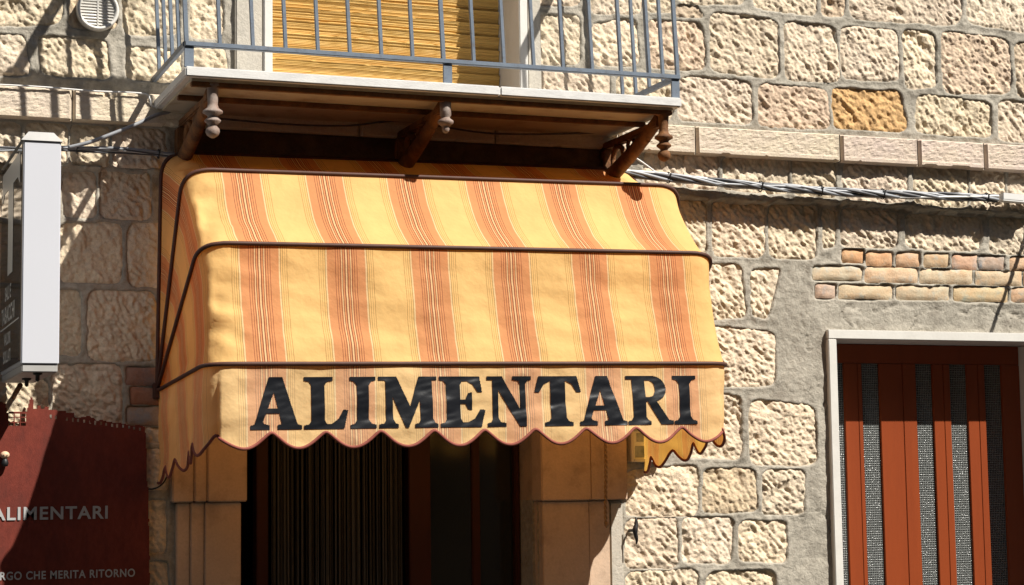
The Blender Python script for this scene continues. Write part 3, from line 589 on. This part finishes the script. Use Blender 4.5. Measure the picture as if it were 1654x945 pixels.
# ================================================================= TOBACCO SIGN
sg = empty('projecting_sign', 'tall white-edged illuminated box sign with a white T projecting from the wall', 'sign')
SX_, SW, SP0, SP1, SB, STP = -2.312, .147, .13, .85, 2.118, 2.975
obj('body', boxes('body', [(SX_+.006, SX_+SW, -SP1, -SP0, SB, STP)], .004), 'box_white', sg)
obj('face', boxes('face', [(SX_, SX_+.0055, -SP1+.004, -SP0-.004, SB+.012, STP-.012)], .0015), 'box_face', sg)
bm = bmesh.new(); z0, z1 = STP+.0005, STP+.038; a, b = SX_-.004, SX_+SW+.004
vs = [bm.verts.new(v) for v in ((a, -SP1-.006, z0), (b, -SP1-.006, z0), (b, -SP0+.004, z0), (a, -SP0+.004, z0), (a+.03, -SP1+.02, z1), (b-.03, -SP1+.02, z1), (b-.03, -SP0-.02, z1), (a+.03, -SP0-.02, z1))]
for f in ((3, 2, 1, 0), (4, 5, 6, 7), (0, 1, 5, 4), (1, 2, 6, 5), (2, 3, 7, 6), (3, 0, 4, 7)): bm.faces.new([vs[i] for i in f])
me = bpy.data.meshes.new('cap'); bm.to_mesh(me); bm.free(); obj('cap', me, 'box_grey', sg)
obj('base', boxes('base', [(SX_+.01, SX_+SW-.004, -SP1+.006, -SP0, SB-.030, SB-.0005)], .003), 'box_grey', sg)
for p in (.80, .45): obj('clip', lathe('clip', [(.018, 0), (.018, -.006), (.008, -.010), (.008, -.028), (.003, -.034)], 10), 'black', sg).location = (SX_+SW/2, -p, SB-.030)
obj('arm', tube('arm', [(SX_+SW/2, -SP0-.1, SB-.045), (SX_+SW/2, -.02, SB-.075), (SX_+SW/2, .03, SB-.09)], .011, 8), 'rust', sg)
for z in (2.35, 2.85): obj('arm', boxes('arm', [(SX_+.05, SX_+SW-.05, -SP0+.0005, .04, z-.02, z+.02)], .003), 'box_grey', sg)
fy = lambda p: -p                                          # on the face, reading left to right goes outwards from the wall
def onface(p0, zb): return lambda x, z, t: (SX_-.0012-t, -(p0+x), zb+z)
T = [rect(.05, .67, .80, 1.0), rect(.27, .45, .0, .9), [(.05, .80), (.05, .72), (.13, .80)], [(.67, .80), (.67, .72), (.59, .80)]]
xe = np.linspace(0, .72, 91); ze = np.linspace(0, 1, 110); X, Z = np.meshgrid((xe[1:]+xe[:-1])/2, (ze[1:]+ze[:-1])/2, indexing='ij'); mk = np.zeros(X.shape, bool)
for pg in T: mk |= inside(pg, X, Z)
obj('emblem', plate('emblem', mk, xe, ze, lambda a, b: np.stack([0*a+SX_-.0012, -(SP0+a), 2.50+b*.44], -1)), 'sign_white', sg)
for body, p, z, s, xs_ in (('SALI E', .32, 2.405, .078, 1.05), ('TABACCHI', .20, 2.315, .092, 1.05), ('VALORI', .30, 2.225, .066, 1.05), ('BOLLATI', .28, 2.155, .066, 1.05)):
    split_letters(text('lettering', body, s, onface(p, z), 'sign_white', sg, xs=xs_), 'sign_white', sg)
obj('rule_line', boxes('rule_line', [(SX_-.0016, SX_-.0004, -.82, -.16, 2.293, 2.299)], 0), 'sign_white', sg)

# ================================================================= CORTEN PLAQUE with a skyline edge
pq = empty('rusted_plaque', 'rust-red steel plaque with a cut-out village skyline along its top edge', 'plaque')
sky_l = [(-60, 642), (-30, 640), (-12, 650), (4, 648), (8, 652), (11, 666), (44, 664), (46, 654), (48, 646), (50, 640), (53, 647), (54, 660), (60, 660), (60, 656), (66, 656), (66, 661), (72, 661), (72, 657), (78, 657), (78, 662), (90, 662), (94, 664), (106, 664), (106, 667), (120, 667), (121, 675), (130, 674), (142, 672), (152, 675), (156, 680), (164, 678), (172, 681), (184, 682), (196, 684), (206, 685), (214, 688), (222, 686), (234, 689),
         (235, 712), (237, 730), (236, 760), (239, 790), (240, 850), (243, 1010), (-60, 1010)]
poly = [(P(a, b, -.035)[0], P(a, b, -.035)[2]) for a, b in sky_l]
ca = .0042; xe = np.arange(poly[0][0], -1.64, ca); ze = np.arange(1.02, 2.06, ca); X, Z = np.meshgrid((xe[1:]+xe[:-1])/2, (ze[1:]+ze[:-1])/2, indexing='ij')
edge = .004*vn(X*70, Z*70, 5); mk = inside(poly, X+edge, Z+edge)
for gxp in range(3):
    for gzp in range(3):
        x0, x1, z1, z0 = 14+gxp*10, 21.5+gxp*10, 668+gzp*7.5, 673.5+gzp*7.5
        mk &= ~inside([(P(a, b, -.035)[0], P(a, b, -.035)[2]) for a, b in ((x0, z0), (x1, z0), (x1, z1), (x0, z1))], X, Z)
for a in range(62, 232, 9):
    b = 668+.135*(a-60); mk &= ~inside([(P(c, d, -.035)[0], P(c, d, -.035)[2]) for c, d in ((a, b+5), (a+3.2, b+5), (a+3.2, b), (a, b))], X, Z) if random.random() < .55 else True
obj('sheet', plate('sheet', mk, xe, ze, lambda a, b: np.stack([a, 0*a-.040, b], -1), (0, .005, 0)), 'corten', pq)
for x, z in ((-2.2, 1.75), (-1.75, 1.75), (-1.75, 1.15), (-2.2, 1.15)): obj('standoff', tube('standoff', [(x, .012, z), (x, -.0355, z)], .012, 8), 'steel', pq)
def line(body, right_px, base_px, cap_px, left_px):
    a = P(right_px, base_px, -.044); cap = (P(right_px, base_px-cap_px, -.044)-a)[2]; size = cap/.70
    o = text('lettering', body, size, lambda x, z, t: (x, -.0445-t*0, z), 'plaque_letter', pq, space=1.12, align='RIGHT')
    xs_ = [v.co.x for v in o.data.vertices]; lo = P(left_px, base_px, -.044)[0]; k = (a[0]-lo)/(max(xs_)-min(xs_)); mx_ = max(xs_)
    for v in o.data.vertices: v.co.x = a[0]+(v.co.x-mx_)*k; v.co.z += a[2]
    split_letters(o, 'plaque_letter', pq)
line('ALIMENTARI', 174, 837, 20, -14); line('BORGO CHE MERITA RITORNO', 218, 931, 12.5, -24)
# ================================================================= ADDED HOUSE BEHIND THE CAMERA (unseen, blocks sky light to deepen the shade)
oh = empty('sky_blocker_house', 'added unseen plastered house behind the viewer, blocking sky light', 'house')
obj('wall', boxes('wall', [(-24, 24, -17, -10.6, 0, 11)], .02), 'house_plaster', oh)
obj('roof', boxes('roof', [(-24.4, 24.4, -17.4, -10.2, 11, 11.25)], .03), 'roof_tile', oh)
for fl in range(3):
    for k in range(-7, 8): obj('shutter', boxes('shutter', [(k*3-.55, k*3+.55, -10.599, -10.55, 1.2+3.2*fl, 2.9+3.2*fl)], .01), 'shutter', oh)
# ================================================================= small things on the wall
tf = empty('toy_figure', 'tiny big-headed toy figure in dark clothes stuck on the rusted plaque', 'figurine')
c_ = P(8, 735, -.06)
hd = bmesh.new(); bmesh.ops.create_icosphere(hd, subdivisions=3, radius=.018)
for v in hd.verts: v.co.z *= .88; v.co.x *= 1.05
me = bpy.data.meshes.new('head'); hd.to_mesh(me); hd.free(); me.polygons.foreach_set('use_smooth', [True]*len(me.polygons)); obj('head', me, 'skin', tf).location = c_
obj('body', lathe('body', [(.006, .0), (.011, -.006), (.016, -.022), (.012, -.034), (.004, -.036)], 12), 'black', tf).location = (c_[0], c_[1], c_[2]-.012)
for dx in (-.007, .007): obj('eye', lathe('eye', [(.0008, .002), (.0026, .0), (.0008, -.002)], 8), 'black', tf).location = (c_[0]+dx, c_[1]-.018, c_[2]-.001)

vt = empty('round_vent', 'round white plastic wall vent with horizontal slats', 'vent')
vc = P(158, 16, UPY-.03); R_ = .090
ring = lathe('ring', [(R_-.016, .0), (R_-.014, .012), (R_-.004, .016), (R_, .008), (R_, -.03)], 40); o = obj('ring', ring, 'white_paint', vt); o.location = vc; o.rotation_euler = (pi/2, 0, 0)
bk = lathe('backing', [(R_-.015, -.012), (R_-.015, -.016)], 32); o = obj('backing', bk, 'black', vt); o.location = vc; o.rotation_euler = (pi/2, 0, 0)
for k in range(-5, 6):
    z = k*.0130; hw = sqrt(max((R_-.016)**2-z*z, .0001)); o = obj('slat', boxes('slat', [(-hw, hw, -.004, .004, z-.0018, z+.0018)], .0006), 'white_paint', vt); o.location = vc
o = obj('mullion', boxes('mullion', [(-.003, .003, -.004, .006, -R_+.017, R_-.017)], .0008), 'white_paint', vt); o.location = vc

def bundle(name, label, pts, n, r, twist, R0, mats, ties=()):
    e = empty(name, label, 'cable'); pts = np.array(pts); d = np.r_[0, np.cumsum(np.linalg.norm(np.diff(pts, axis=0), axis=1))]; N = int(d[-1]/.02)+2; s = np.linspace(0, d[-1], N)
    C = np.stack([np.interp(s, d, pts[:, c]) for c in range(3)], -1)
    for c in range(3): C[:, c] += .004*vn(s*4, s*0, 500+c)
    for k in range(n):
        ph = 2*pi*k/n+random.random(); rr = R0*(.6+.5*random.random()); q = ph+s*twist*(1 if k % 3 else -.3)
        obj('strand', tube('strand', C+np.stack([0*s, rr*np.cos(q), rr*np.sin(q)], -1), r*(.75+.5*random.random()), 7), mats[k % len(mats)], e)
    for t in ties:
        c0 = np.array([np.interp(t, C[:, 0], C[:, c]) for c in range(3)])
        obj('cable_tie', tube('cable_tie', [c0+np.array([.002*sin(3*q), (R0+r+.003)*cos(q), (R0+r+.003)*sin(q)]) for q in np.linspace(0, 2*pi, 14)]+[c0+np.array([.004, -R0-r-.006, .014])], .0028, 6), 'black', e)
    return e
CY = UPY-.055
bundle('cable_bundle', 'thick twisted bundle of grey cables on the wall right of the balcony', [P(985, 277, CY), P(1080, 287, CY), P(1228, 301, CY), P(1325, 308, CY), P(1430, 314, CY), P(1610, 320, CY)], 8, .0078, 10, .0150, ['cable', 'cable', 'cable_dark', 'cable_white', 'cable'], [P(a, 300, CY)[0] for a in (1080, 1228, 1325, 1425, 1592)])
bundle('cable_bundle', 'loose bundle of thin wires behind the projecting sign on the left', [P(-60, 240, CY), P(120, 240, CY), P(200, 243, CY), P(292, 252, CY)], 6, .0042, 5, .012, ['cable', 'cable_dark', 'cable_white', 'cable'], [P(a, 242, CY)[0] for a in (124, 256)])
o = obj('junction_sleeve', boxes('junction_sleeve', [(-.09, .13, -.026, .026, -.020, .020), (-.0895, .03, -.0275, -.0262, -.012, .021)], .005), 'cable_white', label='white plastic cable sleeve at the right end of the cable bundle', cat='cable joint')
o.location = P(1640, 321, CY); o.rotation_euler = (0, radians(2), 0)
def wire(name, label, pts, r, m, cat='wire'): obj(name, tube(name, pts, r, 8), m, label=label, cat=cat)
def smooth(pts, n=14):
    pts = [np.array(p) for p in pts]; out = []
    for i in range(len(pts)-1):
        p0, p1, p2, p3 = pts[max(i-1, 0)], pts[i], pts[i+1], pts[min(i+2, len(pts)-1)]
        for t in np.linspace(0, 1, n, endpoint=False): out.append(.5*(2*p1+(p2-p0)*t+(2*p0-5*p1+4*p2-p3)*t*t+(3*p1-p0-3*p2+p3)*t**3))
    return out+[pts[-1]]
wire('conduit', 'grey conduit pipe slanting up from the left wires to the balcony', smooth([P(112, 238, CY-.01), P(150, 228, CY-.03), P(215, 203, CY-.03), P(255, 185, CY-.01), P(285, 179, UPY-.03)]), .0085, 'cable', 'conduit')
wire('wall_wire', 'thin pale wire along the top of the left string course', smooth([P(-60, 134, UPY-.06), P(60, 140, UPY-.06), P(150, 147, UPY-.06), P(230, 151, UPY-.06), P(242, 160, UPY-.06), P(247, 172, UPY-.05), P(280, 177, UPY-.03)]), .0036, 'cable_white')
wire('hanging_wire', 'thin dark wire sagging under the balcony between its brackets', smooth([P(300, 186, UPY-.10), P(450, 200, UPY-.12), P(560, 203, UPY-.12), P(655, 196, UPY-.12), P(800, 216, UPY-.12), P(985, 214, UPY-.10)]), .0045, 'cable_dark')
wire('drop_wire', 'short white wire slanting from the right balcony bracket to the cables', smooth([P(1012, 246, UPY-.05), P(1040, 264, CY), P(1072, 288, CY)]), .0045, 'cable_white')
wire('loop_wire', 'small black wire loop at the right edge of the plaque', smooth([P(222, 786, -.02), P(245, 790, -.035), P(262, 782, -.04), P(271, 765, -.04), P(273, 745, -.03)]), .0035, 'black')
# braided pull cord beside the right door jamb
c0, c1 = P(976, 690, -.10), P(980, 846, -.10); e = empty('pull_cord', 'braided brown cord hanging down the right stone jamb of the shop', 'cord')
for k in range(2): obj('strand', tube('strand', [c0+(c1-c0)*t+np.array([.0042*cos(60*t+k*pi)+.004*sin(5*t), .0042*sin(60*t+k*pi), 0]) for t in np.linspace(0, 1, 90)], .0048, 6), 'cord', e)
obj('knot', lathe('knot', [(.003, .012), (.011, .004), (.011, -.008), (.004, -.02)], 10), 'cord', e).location = c1
# cast-iron shutter catch
e = empty('shutter_catch', 'small black iron shutter catch on the wall right of the shop door', 'catch'); c_ = P(1027, 857, -.075)
obj('blade', tube('blade', [c_+np.array([.004*sin(9*t), 0, .062*(1-2*t)]) for t in np.linspace(0, 1, 12)], [.003, .006, .008, .009, .012, .014, .013, .010, .010, .008, .006, .003], 8), 'black', e)
obj('stem', tube('stem', [c_, c_+np.array([0, .08, .0])], .007, 8), 'black', e)
# framed notice half hidden behind the valance
e = empty('framed_notice', 'small white-framed picture on the wall behind the right end of the valance', 'picture frame'); a, b = P(1019, 697, -.05), P(1073, 746, -.05)
fx0, fx1, fz0, fz1 = a[0], b[0], b[2], a[2]+.02
obj('frame', boxes('frame', [(fx0, fx0+.014, -.05, .01, fz0, fz1), (fx1-.014, fx1, -.05, .01, fz0, fz1), (fx0+.0145, fx1-.0145, -.05, .01, fz0, fz0+.014), (fx0+.0145, fx1-.0145, -.05, .01, fz1-.014, fz1)], .002), 'white_paint', e)
obj('sheet', boxes('sheet', [(fx0+.0145, fx1-.0145, -.036, .0, fz0+.0145, fz1-.0145)], 0), 'paper', e)
obj('print', boxes('print', [(fx0+.026, fx1-.026, -.0375, -.0365, fz0+.022, fz0+.075), (fx0+.034, fx0+.07, -.0375, -.0365, fz0+.095, fz0+.135)], 0), 'picture', e)
# strip curtain in the shop doorway
e = empty('strip_curtain', 'dark fly curtain of narrow hanging strips in the shop doorway', 'curtain')
sm = None; n_ = 74
for k in range(n_):
    x = -1.098+(k+.5)*(.607/n_); dy = .012*random.uniform(-1, 1)
    if sm is None:
        V = []; zz = np.linspace(.12, 1.98, 24)
        for z in zz: q = .5*sin(z*3); V += [(-.0038, .002*sin(q*3), z), (.0038, -.002*sin(q*3), z), (.0038, .003, z), (-.0038, .004, z)]
        Fs = [(4*i+a_, 4*i+(a_+1) % 4, 4*i+4+(a_+1) % 4, 4*i+4+a_) for i in range(23) for a_ in range(4)]; sm = mesh('strip', V, Fs)
    o = obj('strip', sm, 'strip', e); o.location = (x, .16+dy, 0); o.rotation_euler = (0, radians(random.uniform(-.15, .15)), radians(random.uniform(-20, 20)))
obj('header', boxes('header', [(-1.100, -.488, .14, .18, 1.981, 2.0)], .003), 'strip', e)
# iron rod bracket on the wall just right of the picture; its shadow slants over the lintel
obj('wall_bracket', tube('wall_bracket', [(2.93, .0, 3.10), (2.955, -.25, 3.10), (2.979, -.50, 3.10)], [.013, .012, .011], 8), 'rust', label='thin iron bracket rod sticking out of the wall at the far right', cat='bracket')
